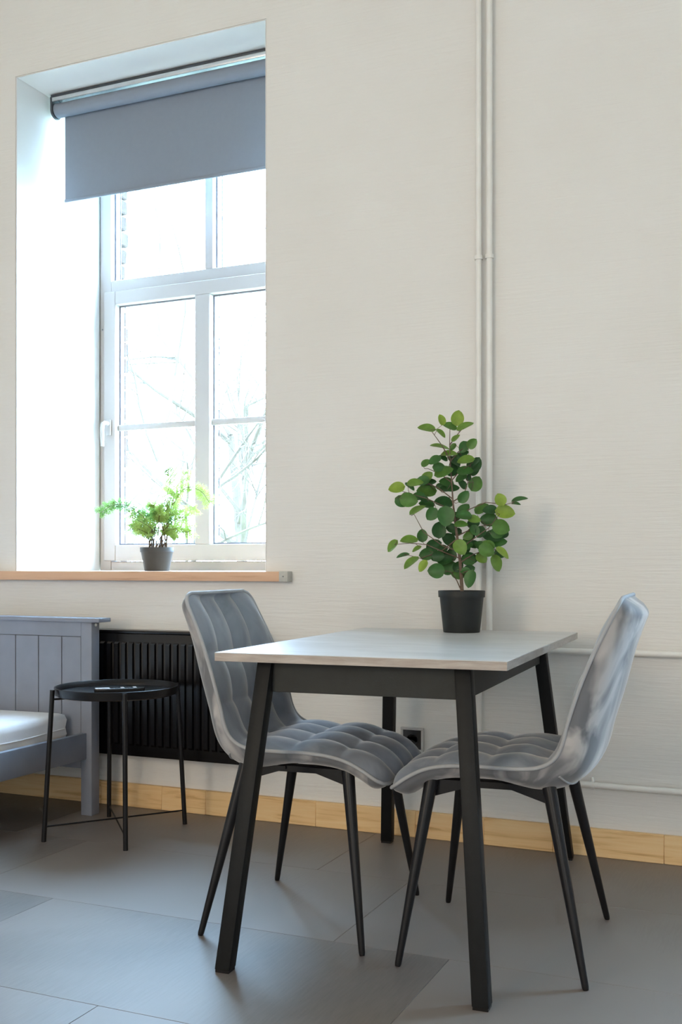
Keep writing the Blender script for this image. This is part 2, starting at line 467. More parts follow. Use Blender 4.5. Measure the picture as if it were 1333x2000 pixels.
# ------------------------------------------------------------------ pipes and socket on the wall
pv = empty('heating_pipe', (-0.998, -0.022, 0))
tag(pv, 'white painted heating pipe, right of the vertical pair, bending along the wall', 'pipe')
pts = [(0, 0, ZC), (0, 0, 0.72)] + [(0.042 - 0.042 * math.cos(t), 0, 0.72 - 0.042 * math.sin(t)) for t in (R(22), R(45), R(68))] + [(0.042, 0, 0.678), (1.4, 0, 0.678), (3.59, 0, 0.678)]
MB().tube(pts, 0.0105, 14).build('pipe_run', m_pipe, pv, smooth=True)
MB().tube([(0, 0, 2.02), (0, 0, 2.034)], 0.0145, 14).build('pipe_clip', m_pipe, pv, smooth=True)
MB().tube([(0, 0, 2.027), (0.0, 0.0215, 2.027)], 0.005, 8).build('clip_stem', m_pipe, pv, smooth=True)
pv2 = empty('heating_pipe', (-1.036, -0.022, 0))
tag(pv2, 'white painted heating pipe, left of the vertical pair, bending low along the wall', 'pipe')
pts = [(0, 0, ZC), (0, 0, 0.28)] + [(0.042 - 0.042 * math.cos(t), 0, 0.28 - 0.042 * math.sin(t)) for t in (R(22), R(45), R(68))] + [(0.042, 0, 0.238), (1.4, 0, 0.238), (3.63, 0, 0.238)]
MB().tube(pts, 0.0105, 14).build('pipe_run', m_pipe, pv2, smooth=True)
MB().tube([(0, 0, 2.02), (0, 0, 2.034)], 0.0145, 14).build('pipe_clip', m_pipe, pv2, smooth=True)
MB().tube([(0, 0, 2.027), (0.0, 0.0215, 2.027)], 0.005, 8).build('clip_stem', m_pipe, pv2, smooth=True)
MB().tube([(0.385, 0, 0.238), (0.395, 0, 0.238)], 0.0135, 12).build('pipe_clip', m_pipe, pv2, smooth=True)
MB().tube([(0.39, 0.0, 0.247), (0.386, 0.006, 0.262)], 0.005, 8).build('clip_stem', m_pipe, pv2, smooth=True)

so = empty('wall_socket', (-1.285, 0, 0.345))
tag(so, 'small black wall socket in a grey frame behind the table leg', 'socket')
f_ = MB(); a, b_ = 0.043, 0.034
f_.box(-a, a, -0.012, -0.0005, -a, -b_).box(-a, a, -0.012, -0.0005, b_, a).box(-a, -b_, -0.012, -0.0005, -b_, b_).box(b_, a, -0.012, -0.0005, -b_, b_)
f_.build('frame', m_sockf, so, bevel=0.0015, seg=1)
MB().box(-b_, b_, -0.008, -0.0005, -b_, b_).build('insert', m_socket, so)
MB().lathe([(0.0001, 0.0), (0.019, 0.0), (0.020, 0.003), (0.022, 0.003), (0.022, 0)], 24).build('socket_ring', m_socket, so).rotation_euler = (R(90), 0, 0)
so.children[-1].location = (0, -0.008, 0)

# ------------------------------------------------------------------ radiator
ra = empty('radiator', (-2.46, 0, 0.222))
tag(ra, 'black ribbed panel radiator under the window sill', 'radiator')
rx0, rx1, rh = -0.615, 0.615, 0.49
MB().box(rx0, rx1, -0.045, -0.03, 0.0, rh - 0.02).build('back_panel', m_rad, ra, bevel=0.004)
MB().box(rx0, rx1, -0.106, -0.0955, 0.0, rh - 0.012).build('front_panel', m_rad, ra, bevel=0.004)
g = MB()
g.box(rx0 + 0.006, rx1 - 0.006, -0.104, -0.03, rh - 0.012, rh)
tg = g.build('top_grille', m_rad, ra, bevel=0.003)
for s in (rx0, rx1 - 0.004): MB().box(s, s + 0.004, -0.104, -0.03, 0.006, rh - 0.01).build('side_cover', m_rad, ra, bevel=0.001, seg=1)
n = 36; pitch = 0.0338
for i in range(n):
    cx = (i - (n - 1) / 2) * pitch
    r_ = MB(); hw = 0.0115; z0, z1 = 0.042, rh - 0.045
    outer = [(cx - hw, -0.106, z0), (cx + hw, -0.106, z0), (cx + hw, -0.106, z1), (cx - hw, -0.106, z1)]
    inner = [(cx - hw + 0.003, -0.115, z0 + 0.008), (cx + hw - 0.003, -0.115, z0 + 0.008), (cx + hw - 0.003, -0.115, z1 - 0.008), (cx - hw + 0.003, -0.115, z1 - 0.008)]
    r_.add(outer + inner, [(4, 5, 6, 7), (0, 1, 5, 4), (1, 2, 6, 5), (2, 3, 7, 6), (3, 0, 4, 7)])
    r_.build('rib', m_rad, ra)
for x in (-0.45, 0.45):
    MB().box(x - 0.015, x + 0.015, -0.031, -0.0005, 0.05, rh - 0.06).build('wall_bracket', m_rad, ra)

# ------------------------------------------------------------------ bed
bed = empty('bed_frame', (-3.02, -0.21, 0))
tag(bed, 'grey painted wooden bed frame with panelled headboard by the wall', 'bed')
bx = 0.498; ph = 0.746
MB().box(-bx - 0.04, bx + 0.043, -0.012, 0.065, ph, ph + 0.016).build('cap_rail', m_bed, bed, bevel=0.002)
for s in (-1, 1):
    MB().box(min(s * bx, s * (bx - 0.05)), max(s * bx, s * (bx - 0.05)), 0, 0.05, 0, ph).build('leg', m_bed, bed, bevel=0.002)
MB().box(-bx + 0.05, bx - 0.05, 0.0, 0.03, 0.690, ph).build('top_rail', m_bed, bed, bevel=0.001, seg=1)
MB().box(-bx + 0.05, bx - 0.05, 0.008, 0.022, 0.18, 0.690).build('backing', m_groove, bed)
pe = bx - 0.05
edges = [pe, 0.355 - 0.0, 0.242, 0.128, 0.014, -0.10, -0.214, -0.328, -pe]
for a, b_ in zip(edges, edges[1:]):
    MB().box(b_ + 0.0017, a - 0.0017, 0.001, 0.009, 0.18, 0.6885).build('plank', m_bed, bed, bevel=0.0015, seg=1)
for s in (-1, 1):
    x = s * (bx - 0.035)
    MB().box(x - 0.012, x + 0.012, -1.98, 0.0, 0.218, 0.318).build('side_rail', m_bed, bed, bevel=0.002)
    MB().box(min(s * bx, s * (bx - 0.05)), max(s * bx, s * (bx - 0.05)), -2.03, -1.98, 0, 0.42).build('leg', m_bed, bed, bevel=0.002)
MB().box(-bx + 0.05, bx - 0.05, -2.02, -1.99, 0.18, 0.42).build('foot_board', m_bed, bed, bevel=0.002)
for i in range(12):
    y = -0.1 - i * 0.165
    MB().box(-bx + 0.047, bx - 0.047, y - 0.035, y + 0.035, 0.270, 0.288).build('slat', m_pine, bed)
d = MB().lathe([(0.0001, 0), (0.006, 0), (0.006, 0.003), (0.0001, 0.003)], 10).build('bolt_head', m_alu, bed)
d.rotation_euler = (0, R(90), 0); d.location = (bx, 0.025, 0.735)

# mattress: soft slab with a slight roll
def mattress():
    nx, ny = 24, 40
    hx, y0, y1, z0, z1 = 0.41, -1.95, -0.035, 0.0, 0.108
    v = []; f = []
    random.seed(2)
    prof = []
    for k in range(20):
        t = 2 * math.pi * k / 20
        prof.append((math.copysign(abs(math.cos(t)) ** 0.35, math.cos(t)), math.copysign(abs(math.sin(t)) ** 0.55, math.sin(t))))
    m = MB(); n = 96
    rings = []
    for (ins, z) in ((0.03, 0.0), (0.006, 0.006), (0.0, 0.025), (0.004, 0.05), (0.0, 0.08), (0.006, 0.099), (0.022, 0.107), (0.06, 0.110), (0.2, 0.1105), (0.38, 0.1105)):
        ring = []
        for k in range(n):
            t = 2 * math.pi * k / n
            cx, cy = math.cos(t), math.sin(t)
            q = max(abs(cx), abs(cy)); sx, sy = cx / q, cy / q
            # rounded corners in plan
            e = 0.03
            x = sx * (hx - ins); y = (y0 + y1) / 2 + sy * ((y1 - y0) / 2 - ins)
            wob = 0.004 * math.sin(9 * y + 3 * x) * (1 if z > 0.01 else 0)
            ring.append((x + 0.003 * math.sin(14 * y), y, z + (wob if z < 0.1 else wob * 0.7)))
        rings += ring
    nr = len(rings) // n
    for i in range(nr - 1):
        for k in range(n):
            l = (k + 1) % n
            f.append((i * n + k, i * n + l, (i + 1) * n + l, (i + 1) * n + k))
    f.append(tuple(range((nr - 1) * n, nr * n))); f.append(tuple(reversed(range(n))))
    m.add(rings, f)
    return m


mt = empty('mattress', (-3.02, -0.21, 0.2885))
tag(mt, 'white mattress lying on the grey bed frame', 'mattress')
mattress().build('mattress_body', m_matt, mt, smooth=True, angle=70)
hem = []
for k in range(30): hem.append((0.4085 + 0.003 * math.sin(14 * (-0.05 - k * 0.064)), -0.05 - k * 0.064, 0.046 + 0.004 * math.sin(9 * (-0.05 - k * 0.064) + 1.2)))
MB().tube(hem, 0.003, 8).build('seam', m_matt, mt, smooth=True)

# ------------------------------------------------------------------ tray table with remote
stx, sty = -2.283, -0.382
st = empty('side_table', (stx, sty, 0))
tag(st, 'round black metal tray table between the bed and the chair', 'side table')
tr_ = 0.218
MB().lathe([(0.0001, 0.499), (tr_ - 0.012, 0.499), (tr_ - 0.002, 0.503), (tr_ + 0.002, 0.53), (tr_, 0.5315), (tr_ - 0.003, 0.53), (tr_ - 0.008, 0.511), (tr_ - 0.045, 0.509), (tr_ - 0.048, 0.507), (0.0001, 0.507)], 64).build('tray', m_black, st, smooth=True, angle=50)
feet = [(-0.158, -0.208), (0.172, -0.190), (0.158, 0.208), (-0.172, 0.192)]
for (fx, fy) in feet:
    l = math.hypot(fx, fy); ux, uy = fx / l, fy / l
    tx, ty = ux * (tr_ + 0.013), uy * (tr_ + 0.013)
    lg = MB().tube([(fx, fy, 0.0), (tx + (fx - tx) * .05, ty + (fy - ty) * .05, 0.50), (tx, ty, 0.528)], 0.0085, 14).build('leg', m_black, st, smooth=True, angle=60)
    MB().tube([(tx, ty, 0.495), (ux * (tr_ - 0.05), uy * (tr_ - 0.05), 0.4955)], 0.0035, 8).build('tray_support', m_black, lg, smooth=True)
for i in (0, 1):
    a, c = feet[i], feet[i + 2]
    z = 0.052 if i == 0 else 0.045
    MB().tube([(a[0], a[1], z), (c[0], c[1], z)], 0.003, 8).build('cross_brace', m_black, st, smooth=True)

rm = empty('remote_control', (-2.268, -0.385, 0.507), R(43))
tag(rm, 'slim dark remote control lying on the black tray table', 'remote control')
rb = MB(); prof = []
for k in range(24):
    t = 2 * math.pi * k / 24
    prof.append((0.092 * math.copysign(abs(math.cos(t)) ** 0.45, math.cos(t)), 0.022 * math.copysign(abs(math.sin(t)) ** 0.7, math.sin(t))))
rb.prism([(x * 0.97, y * 0.9, 0.001) for x, y in prof], [(x, y, 0.017) for x, y in prof])
rbody = rb.build('body', m_remote, rm, bevel=0.003)
MB().box(-0.086, -0.035, -0.015, 0.015, 0.0165, 0.0182).build('screen', m_button, rm, bevel=0.0015)
for i in range(4):
    for j in (-1, 1):
        MB().box(-0.018 + i * 0.022, -0.006 + i * 0.022, j * 0.009 - 0.005, j * 0.009 + 0.005, 0.0168, 0.0185).build('button', m_remote if (i + j) % 2 else m_button, rm, bevel=0.001, seg=1)

# ------------------------------------------------------------------ dining table
tb = empty('dining_table', (-1.0025, -0.725, 0), R(3.3))
tag(tb, 'dining table with pale concrete top and splayed black legs', 'table')
hx, hy = 0.3625, 0.565
MB().box(-hx, hx, -hy, hy, 0.7285, 0.748).build('top_board', m_edge, tb, bevel=0.0008, seg=1)
MB().box(-hx, hx, -hy, hy, 0.748, 0.75).build('top_surface', m_lam, tb, bevel=0.0006, seg=1)
for sx in (-1, 1):
    for sy in (-1, 1):
        s_ = 0.0385
        tx, ty = sx * (0.268 - s_ / 2), sy * (0.520 - s_ / 2)
        fx, fy = sx * (0.330 - s_ / 2) + 0.010, sy * (0.650 - s_ / 2)
        sq = [(-s_ / 2, -s_ / 2), (s_ / 2, -s_ / 2), (s_ / 2, s_ / 2), (-s_ / 2, s_ / 2)]
        lg = MB().prism([(fx + a, fy + b_, 0.006) for a, b_ in sq], [(tx + a, ty + b_, 0.7283) for a, b_ in sq]).build('leg', m_tleg, tb, bevel=0.003)
        MB().prism([(fx + a * .9, fy + b_ * .9, 0.0) for a, b_ in sq], [(fx + a * .9, fy + b_ * .9, 0.0065) for a, b_ in sq]).build('foot_pad', m_black, lg)
z0, z1 = 0.652, 0.7283
ex, ey = 0.2455, 0.497
for sy in (-1, 1):
    MB().box(-ex + 0.012, ex - 0.012, sy * ey - 0.009, sy * ey + 0.009, z0, z1).build('apron', m_apron, tb, bevel=0.001, seg=1)
for sx in (-1, 1):
    MB().box(sx * ex - 0.009, sx * ex + 0.009, -ey + 0.012, ey - 0.012, z0, z1).build('apron', m_apron, tb, bevel=0.001, seg=1)

# ------------------------------------------------------------------ upholstered chairs
PROF = [(.262, .410), (.240, .426), (.210, .447), (.168, .469), (.120, .481), (.05, .486), (-.01, .486), (-.066, .487), (-.110, .493), (-.143, .511),
        (-.163, .543), (-.178, .600), (-.204, .681), (-.237, .764), (-.271, .834), (-.297, .888)]


def resample(pts, n):
    # Catmull-Rom then equal arc length
    P = [Vector((p[0], 0, p[1])) for p in pts]; fine = []
    for i in range(len(P) - 1):
        a, b_, c, d = P[max(i - 1, 0)], P[i], P[i + 1], P[min(i + 2, len(P) - 1)]
        for k in range(16):
            t = k / 16
            fine.append(0.5 * ((2 * b_) + (c - a) * t + (2 * a - 5 * b_ + 4 * c - d) * t * t + (3 * b_ - a - 3 * c + d) * t ** 3))
    fine.append(P[-1])
    L = [0]
    for i in range(1, len(fine)): L.append(L[-1] + (fine[i] - fine[i - 1]).length)
    out = []; j = 0
    for k in range(n):
        s = L[-1] * k / (n - 1)
        while j < len(L) - 2 and L[j + 1] < s: j += 1
        t = (s - L[j]) / max(1e-9, L[j + 1] - L[j])
        out.append(fine[j].lerp(fine[j + 1], t))
    return out, L[-1]


def sm(a, b_, x):
    t = max(0, min(1, (x - a) / (b_ - a))); return t * t * (3 - 2 * t)


def chair_parts():
    NV, NU = 129, 81
    C, LT = resample(PROF, NV)
    ds = LT / (NV - 1)
    bend = 0.405                                # arc length of the seat/back fold
    Nn = []
    for i in range(NV):
        d = (C[min(i + 1, NV - 1)] - C[max(i - 1, 0)]).normalized()
        Nn.append(Vector((d.z, 0, -d.x)))       # towards the sitter
    cuts = [0.0, 0.135, 0.265, bend + 0.005, bend + 0.125, bend + 0.265, LT]

    def half(s):
        w = 0.212 + 0.016 * sm(0.0, 0.16, s) + 0.006 * sm(0.2, bend, s) - 0.022 * sm(bend + 0.12, LT, s)
        for e, Rr in ((s, 0.045), (LT - s, 0.042)):
            if e < Rr: w -= Rr - math.sqrt(max(0, Rr * Rr - (Rr - e) ** 2))
        return w

    def surf(i, u, front):
        s = i * ds
        endf = min(1, s / 0.030, (LT - s) / 0.024); endf = math.sqrt(max(0, 1 - (1 - endf) ** 2))
        back = sm(bend - 0.08, bend + 0.08, s)
        w = half(s)
        side = max(0.0, 1 - abs(u) ** (5 if front else 5 - 2.6 * back)) ** 0.5
        if front:
            off = (0.004 - 0.030 * back) * (1 - u * u)
            for a, b_ in zip(cuts, cuts[1:]):
                if a <= s <= b_ + 1e-9:
                    tv = (s - a) / (b_ - a); break
            q = abs(math.sin(math.pi * 2 * (u + 1))) ** 0.6 if abs(u) < 0.999 else 0
            qv = abs(math.sin(math.pi * tv)) ** 0.6
            off += (0.027 - 0.001 * back) * (0.6 * q * qv + 0.4 * max(q, qv)) * side
            off *= endf
        else:
            k = 0.044 + 0.044 * sm(bend - 0.14, bend + 0.06, s) - 0.026 * sm(bend + 0.18, LT, s)
            off = -k * side * endf
        p = C[i] + Nn[i] * off
        return (p.x, u * w, p.z)

    meshes = []
    us = [-1 + 2 * k / (NU - 1) for k in range(NU)]
    us = [math.copysign(abs(u) ** 0.92, u) for u in us]
    for front in (True, False):
        v = [surf(i, u, front) for i in range(NV) for u in us]
        f = [(i * NU + k, i * NU + k + 1, (i + 1) * NU + k + 1, (i + 1) * NU + k) for i in range(NV - 1) for k in range(NU - 1)]
        meshes.append(MB().add(v, f))
    # piping around the rim
    rim = [surf(i, -1, True) for i in range(NV)] + [surf(NV - 1, u, True) for u in us[4:-4:4]] + \
          [surf(i, 1, True) for i in range(NV - 1, -1, -1)] + [surf(0, u, True) for u in reversed(us[4:-4:4])]
    pip = MB().tube(rim, 0.0052, 8, closed=True)
    # cross seam low on the back
    i0 = int((bend + 0.015) / ds)
    seam = MB().tube([surf(i0, u, False) for u in us[3:-3]], 0.003, 8)
    return meshes[0], meshes[1], pip, seam


def make_chair(loc, rz, label):
    c = empty('dining_chair', loc, rz)
    tag(c, label, 'chair', 'upholstered chairs at the dining table')
    fr, bk, pip, seam = chair_parts()
    cu = fr.build('cushion', m_velvet, c, smooth=True, angle=80)
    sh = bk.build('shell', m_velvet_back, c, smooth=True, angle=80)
    pip.build('piping', m_piping, cu, smooth=True, angle=80)
    seam.build('seam', m_piping, sh, smooth=True, angle=80)
    # under-seat frame
    f = MB()
    zt, zb = 0.440, 0.422
    f.box(0.135, 0.165, -0.165, 0.165, zb, zt); f.box(-0.135, -0.105, -0.165, 0.165, zb, zt)
    f.box(-0.105, 0.135, -0.165, -0.135, zb, zt); f.box(-0.105, 0.135, 0.135, 0.165, zb, zt)
    f.build('seat_frame', m_black, c, bevel=0.002, seg=1)
    for sx in (-1, 1):
        for sy in (-1, 1):
            top = Vector((0.158 if sx > 0 else -0.128, sy * 0.180, 0.440)); ft = Vector((sx * 0.222, sy * 0.258, 0.0))
            pts = [ft.lerp(top, t) for t in (0.0, 0.012, 0.02, 0.35, 0.7, 1.0)]
            lg = MB().tube(pts, [0.0065, 0.0078, 0.0082, 0.0112, 0.0142, 0.0168], 18).build('leg', m_black, c, smooth=True, angle=50)
            # gusset from the frame to the leg
            g = MB(); y0, y1 = sorted((sy * 0.140, sy * 0.172))
            x = top.x; xi = x - sx * 0.11
            a = [(xi, y0, 0.438), (xi, y0, 0.430), (x, y0, 0.395), (x, y0, 0.438)]
            b_ = [(p[0], y1, p[2]) for p in a]
            g.prism(a, b_).build('gusset', m_black, lg)
    return c


make_chair((-1.245, -0.912, 0), R(4.3), 'grey tufted velvet chair facing right, seat tucked under the table, nearest the radiator')
make_chair((-0.698, -0.9075, 0), R(184.3), 'grey velvet chair facing left with its pale brushed back towards the viewer')

# ------------------------------------------------------------------ potted plant on the table
px, py = -1.015, -0.29
pl = empty('potted_plant', (px, py, 0.7505))
tag(pl, 'bushy round-leaved green plant in a dark pot on the table', 'plant')
MB().lathe([(0.0001, 0), (0.058, 0), (0.059, 0.003), (0.0705, 0.112), (0.0745, 0.112), (0.0755, 0.131), (0.0745, 0.133), (0.072, 0.131), (0.069, 0.105), (0.0001, 0.105)], 48).build('pot', m_pot_b, pl, smooth=True, angle=40)
MB().lathe([(0.0001, 0.119), (0.03, 0.118), (0.0685, 0.115), (0.0685, 0.106)], 32).build('soil', m_soil, pl, smooth=True)

PD = (Vector((px, py, 0)) - Vector((0, CAMY, 0))).dot(AX)          # depth of the plant
S6 = 1333 / 360.0


def pz(x, y, dep=0.0):
    """pixel of the zoomed crop -> local position at the plant's own distance (+dep behind it)"""
    X = 720 + x / S6; Y = 780 + y / S6; D = PD + dep
    p = Vector((0, CAMY, CAMH)) + (AX + RT * ((X - XC) / F) - Vector((0, 0, 1)) * ((Y - YH) / F)) * D
    return p - Vector((px, py, 0.7505))


random.seed(11)
tk = [(680, 1400), (672, 1280), (662, 1150), (645, 1020), (628, 880), (612, 740), (603, 600), (592, 450), (588, 330), (590, 215)]
trunk = [pz(x, y, 0.006 * math.sin(i)) for i, (x, y) in enumerate(tk)]
trunk[0] = Vector((trunk[0].x, trunk[0].y, 0.112))
trad = [0.0058, 0.0055, 0.0050, 0.0045, 0.0038, 0.0028, 0.0022, 0.0018, 0.0014, 0.0010]
MB().tube(trunk, trad, 10).build('trunk', m_stem, pl, smooth=True)
branches = [
    ([(680, 1400), (640, 1310), (600, 1250), (520, 1230)], 0.02), ([(662, 1150), (560, 1110), (420, 1050), (300, 1040), (190, 1050)], -0.03),
    ([(655, 1100), (540, 1060), (400, 960), (330, 830)], -0.06), ([(640, 1010), (540, 1090), (380, 1150), (260, 1120)], 0.03),
    ([(625, 860), (560, 780), (430, 720), (330, 690), (230, 660)], -0.04), ([(610, 720), (520, 650), (400, 590), (300, 620)], 0.05),
    ([(603, 600), (520, 540), (430, 500)], 0.02), ([(590, 430), (530, 330), (450, 220)], -0.02), ([(592, 450), (650, 380), (720, 330)], 0.03),
    ([(600, 590), (660, 520), (740, 470)], -0.03), ([(612, 740), (690, 690), (720, 600), (760, 600)], 0.02), ([(628, 880), (720, 800), (850, 745), (1000, 760), (1060, 740)], -0.05),
    ([(640, 990), (760, 930), (900, 900), (980, 900)], 0.04), ([(655, 1090), (760, 1010), (870, 930), (950, 830)], -0.03), ([(665, 1180), (760, 1120), (880, 1080), (960, 1100)], 0.01),
    ([(672, 1260), (720, 1240), (740, 1280)], -0.03), ([(588, 330), (640, 260), (690, 200)], 0.01)]
nodes_ = [(p, trad[i]) for i, p in enumerate(trunk)]
for bpts, dep in branches:
    n = len(bpts)
    pts = [pz(x, y, dep * i / (n - 1)) for i, (x, y) in enumerate(bpts)]
    MB().tube(pts, [0.0021 - 0.0012 * i / (n - 1) for i in range(n)], 7).build('branch', m_stem, pl, smooth=True)
    for i in range(n - 1):
        for t in (0.33, 0.66, 1.0): nodes_.append((pts[i].lerp(pts[i + 1], t), 0.001))

leaves = [(645, 135, 105, 95, 80, 1.0), (530, 148, 75, 55, 110, .9), (590, 195, 100, 60, 160, .6), (700, 195, 120, 50, 25, .8), (422, 210, 120, 65, -10, .8),
          (525, 245, 80, 40, -45, .8), (632, 280, 70, 35, 45, .7), (520, 345, 140, 40, -10, .7), (612, 345, 60, 40, 50, .5), (690, 345, 85, 75, 60, .3),
          (750, 320, 80, 70, 45, .6), (585, 395, 110, 50, 0, .7), (690, 390, 70, 50, 20, .2), (480, 440, 90, 60, 30, .3), (415, 460, 70, 50, 40, .6),
          (540, 425, 70, 40, -30, .2), (510, 490, 85, 70, 0, .25), (545, 525, 130, 80, 20, .5), (625, 470, 85, 80, 70, .1), (705, 440, 115, 65, 10, .75),
          (775, 470, 105, 92, 60, .15), (700, 520, 110, 70, 0, .35), (565, 600, 100, 70, -10, .3), (425, 560, 90, 70, 40, .7), (340, 605, 110, 60, 10, .75),
          (450, 600, 80, 50, 10, .15), (520, 630, 60, 50, 0, .3), (422, 660, 135, 100, 0, .6), (205, 640, 110, 80, 10, .85), (300, 630, 80, 40, -40, .4),
          (292, 728, 120, 105, -10, .5), (775, 610, 112, 105, 60, .45), (725, 565, 50, 40, 70, .2), (690, 705, 95, 75, 50, .3), (545, 745, 130, 85, -5, .15),
          (400, 720, 70, 50, -20, .2), (355, 800, 120, 45, 30, .8), (460, 830, 95, 90, 50, .4), (560, 845, 135, 125, 90, .35), (690, 840, 110, 70, 0, .3),
          (820, 790, 110, 70, 35, .5), (880, 800, 100, 70, 0, .2), (765, 868, 90, 60, -10, .8), (870, 870, 120, 100, 0, .35), (955, 725, 90, 85, 110, .95),
          (990, 815, 130, 100, -10, .95), (1095, 725, 110, 35, 12, .4), (1070, 755, 60, 25, -10, .4), (960, 925, 120, 110, -20, .55), (900, 990, 130, 90, 0, .2),
          (945, 1035, 110, 70, 10, .25), (980, 975, 70, 60, 30, .2), (510, 945, 112, 105, 90, .15), (670, 905, 90, 50, 0, .6), (390, 985, 90, 80, 90, .25),
          (295, 1017, 120, 60, 5, .7), (175, 1060, 100, 55, 50, .75), (350, 1082, 70, 30, 30, .8), (250, 1130, 90, 28, 15, .4), (310, 1180, 125, 50, 40, .75),
          (395, 1205, 90, 55, 55, .85), (475, 1055, 110, 90, 20, .15), (420, 1120, 100, 90, 10, .25), (505, 1135, 85, 80, 0, .15), (600, 1125, 95, 80, 90, .2),
          (580, 1010, 100, 90, -30, .2), (720, 990, 70, 60, 20, .6), (770, 955, 90, 60, -10, .55), (665, 1070, 108, 98, -60, .8), (760, 1050, 80, 60, 0, .2),
          (810, 960, 85, 80, 60, .15), (855, 1090, 110, 100, -30, .45), (820, 1145, 85, 80, -45, .65), (925, 1185, 120, 85, -65, .65), (970, 1110, 110, 55, -40, .95),
          (735, 1150, 110, 90, -10, .1), (580, 1215, 112, 105, 30, .25), (490, 1240, 112, 108, 0, .3), (650, 1265, 95, 75, 0, .6), (738, 1298, 120, 75, 75, .35),
          (700, 1240, 70, 50, 0, .4), (870, 1050, 90, 60, -30, .6), (640, 960, 70, 60, 20, .1), (600, 930, 80, 70, -20, .15), (760, 900, 90, 70, 10, .15),
          (700, 1090, 80, 60, 40, .15), (540, 1080, 70, 60, 10, .2)]


rl_ = random.Random(77)
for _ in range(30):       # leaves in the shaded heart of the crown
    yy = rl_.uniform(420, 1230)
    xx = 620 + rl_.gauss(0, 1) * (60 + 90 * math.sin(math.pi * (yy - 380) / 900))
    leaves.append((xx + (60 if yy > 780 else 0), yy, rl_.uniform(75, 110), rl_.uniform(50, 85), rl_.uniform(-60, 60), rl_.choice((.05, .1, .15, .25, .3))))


def leaf_mesh(L, W):
    """obovate leaf along +x from its base, cupped a little, with thickness"""
    ns, nw = 9, 6
    v = []
    for side in (0.0002, -0.0002):
        for i in range(ns + 1):
            t = i / ns
            hwid = 0.5 * W * (math.sin(math.pi * min(1, t ** 0.78)) ** 0.62 if 0 < t < 1 else 0.0) * (0.86 + 0.14 * t)
            for k in range(nw + 1):
                u = -1 + 2 * k / nw
                v.append((t * L, u * hwid, side + 0.10 * W * u * u * math.sin(math.pi * t) - 0.10 * L * (t - 0.4) ** 2 - 0.016 * W * (1 - abs(u)) * math.sin(math.pi * t)))
    m = MB(); f = []; o = (ns + 1) * (nw + 1)
    for i in range(ns):
        for k in range(nw):
            a = i * (nw + 1) + k
            f.append((a, a + 1, a + nw + 2, a + nw + 1)); f.append((o + a, o + a + nw + 1, o + a + nw + 2, o + a + 1))
    return m.add(v, f)


PXM = PD / F / S6
for (cx, cy, ln, wd, ang, tone) in leaves:
    rel = (cx - 630) / 400
    dep = random.uniform(-0.07, 0.07) * (1 - 0.4 * abs(rel))
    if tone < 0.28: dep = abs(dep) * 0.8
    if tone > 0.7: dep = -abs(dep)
    c = pz(cx, cy, dep)
    L = ln * PXM * 1.14
    W = min(L * 0.95, max(wd * PXM * 1.1, L * 0.76))
    foreshort = min(1.0, wd * PXM * 1.1 / W)
    near = min(nodes_, key=lambda q: (q[0] - c).length)[0]
    ax = RT * math.cos(R(ang)) + Vector((0, 0, 1)) * math.sin(R(ang))
    if (near - c).dot(ax) > 0: ax = -ax
    # petiole joins at the base; normal faces the viewer, tipped by the foreshortening, upwards
    nrm = -AX
    side = nrm.cross(ax).normalized()
    tip = math.acos(foreshort)
    sgn = 1 if side.z > 0 else -1
    nrm2 = (nrm * math.cos(tip) + side * math.sin(tip) * sgn).normalized()
    ax2 = (ax + AX * random.uniform(-0.25, 0.25)).normalized()
    sd = nrm2.cross(ax2).normalized(); nrm2 = ax2.cross(sd)
    base = c - ax2 * (L / 2)
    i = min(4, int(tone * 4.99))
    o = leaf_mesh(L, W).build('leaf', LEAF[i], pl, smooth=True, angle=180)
    Ml = Matrix((( ax2.x, sd.x, nrm2.x, base.x), (ax2.y, sd.y, nrm2.y, base.y), (ax2.z, sd.z, nrm2.z, base.z), (0, 0, 0, 1)))
    o.matrix_local = Ml
    mid = (base + near) / 2 + Vector((0, 0, -0.004))
    Mi = Ml.inverted()
    MB().tube([Mi @ (base + ax2 * 0.004), Mi @ mid, Mi @ near], [0.0007, 0.0008, 0.0009], 5).build('petiole', m_stem, o, smooth=True)

# ------------------------------------------------------------------ fern on the sill
fx, fy = -2.462, 0.15
fe = empty('potted_fern', (fx, fy, 0.9425))
tag(fe, 'feathery light green fern in a small grey pot on the sill', 'plant')
MB().lathe([(0.0001, 0), (0.050, 0), (0.051, 0.003), (0.0655, 0.078), (0.0685, 0.078), (0.0695, 0.096), (0.0685, 0.0975), (0.066, 0.096), (0.064, 0.075), (0.0001, 0.075)], 40).build('pot', m_pot_g, fe, smooth=True, angle=40)
MB().lathe([(0.0001, 0.088), (0.03, 0.087), (0.063, 0.084), (0.063, 0.076)], 28).build('soil', m_soil, fe, smooth=True)
FD = (Vector((fx, fy, 0)) - Vector((0, CAMY, 0))).dot(AX); S8 = 1333 / 310.0


def pf(x, y, dep=0.0):
    X = 220 + x / S8; Y = 850 + y / S8; D = FD + dep
    p = Vector((0, CAMY, CAMH)) + (AX + RT * ((X - XC) / F) - Vector((0, 0, 1)) * ((Y - YH) / F)) * D
    return p - Vector((fx, fy, 0.9425))


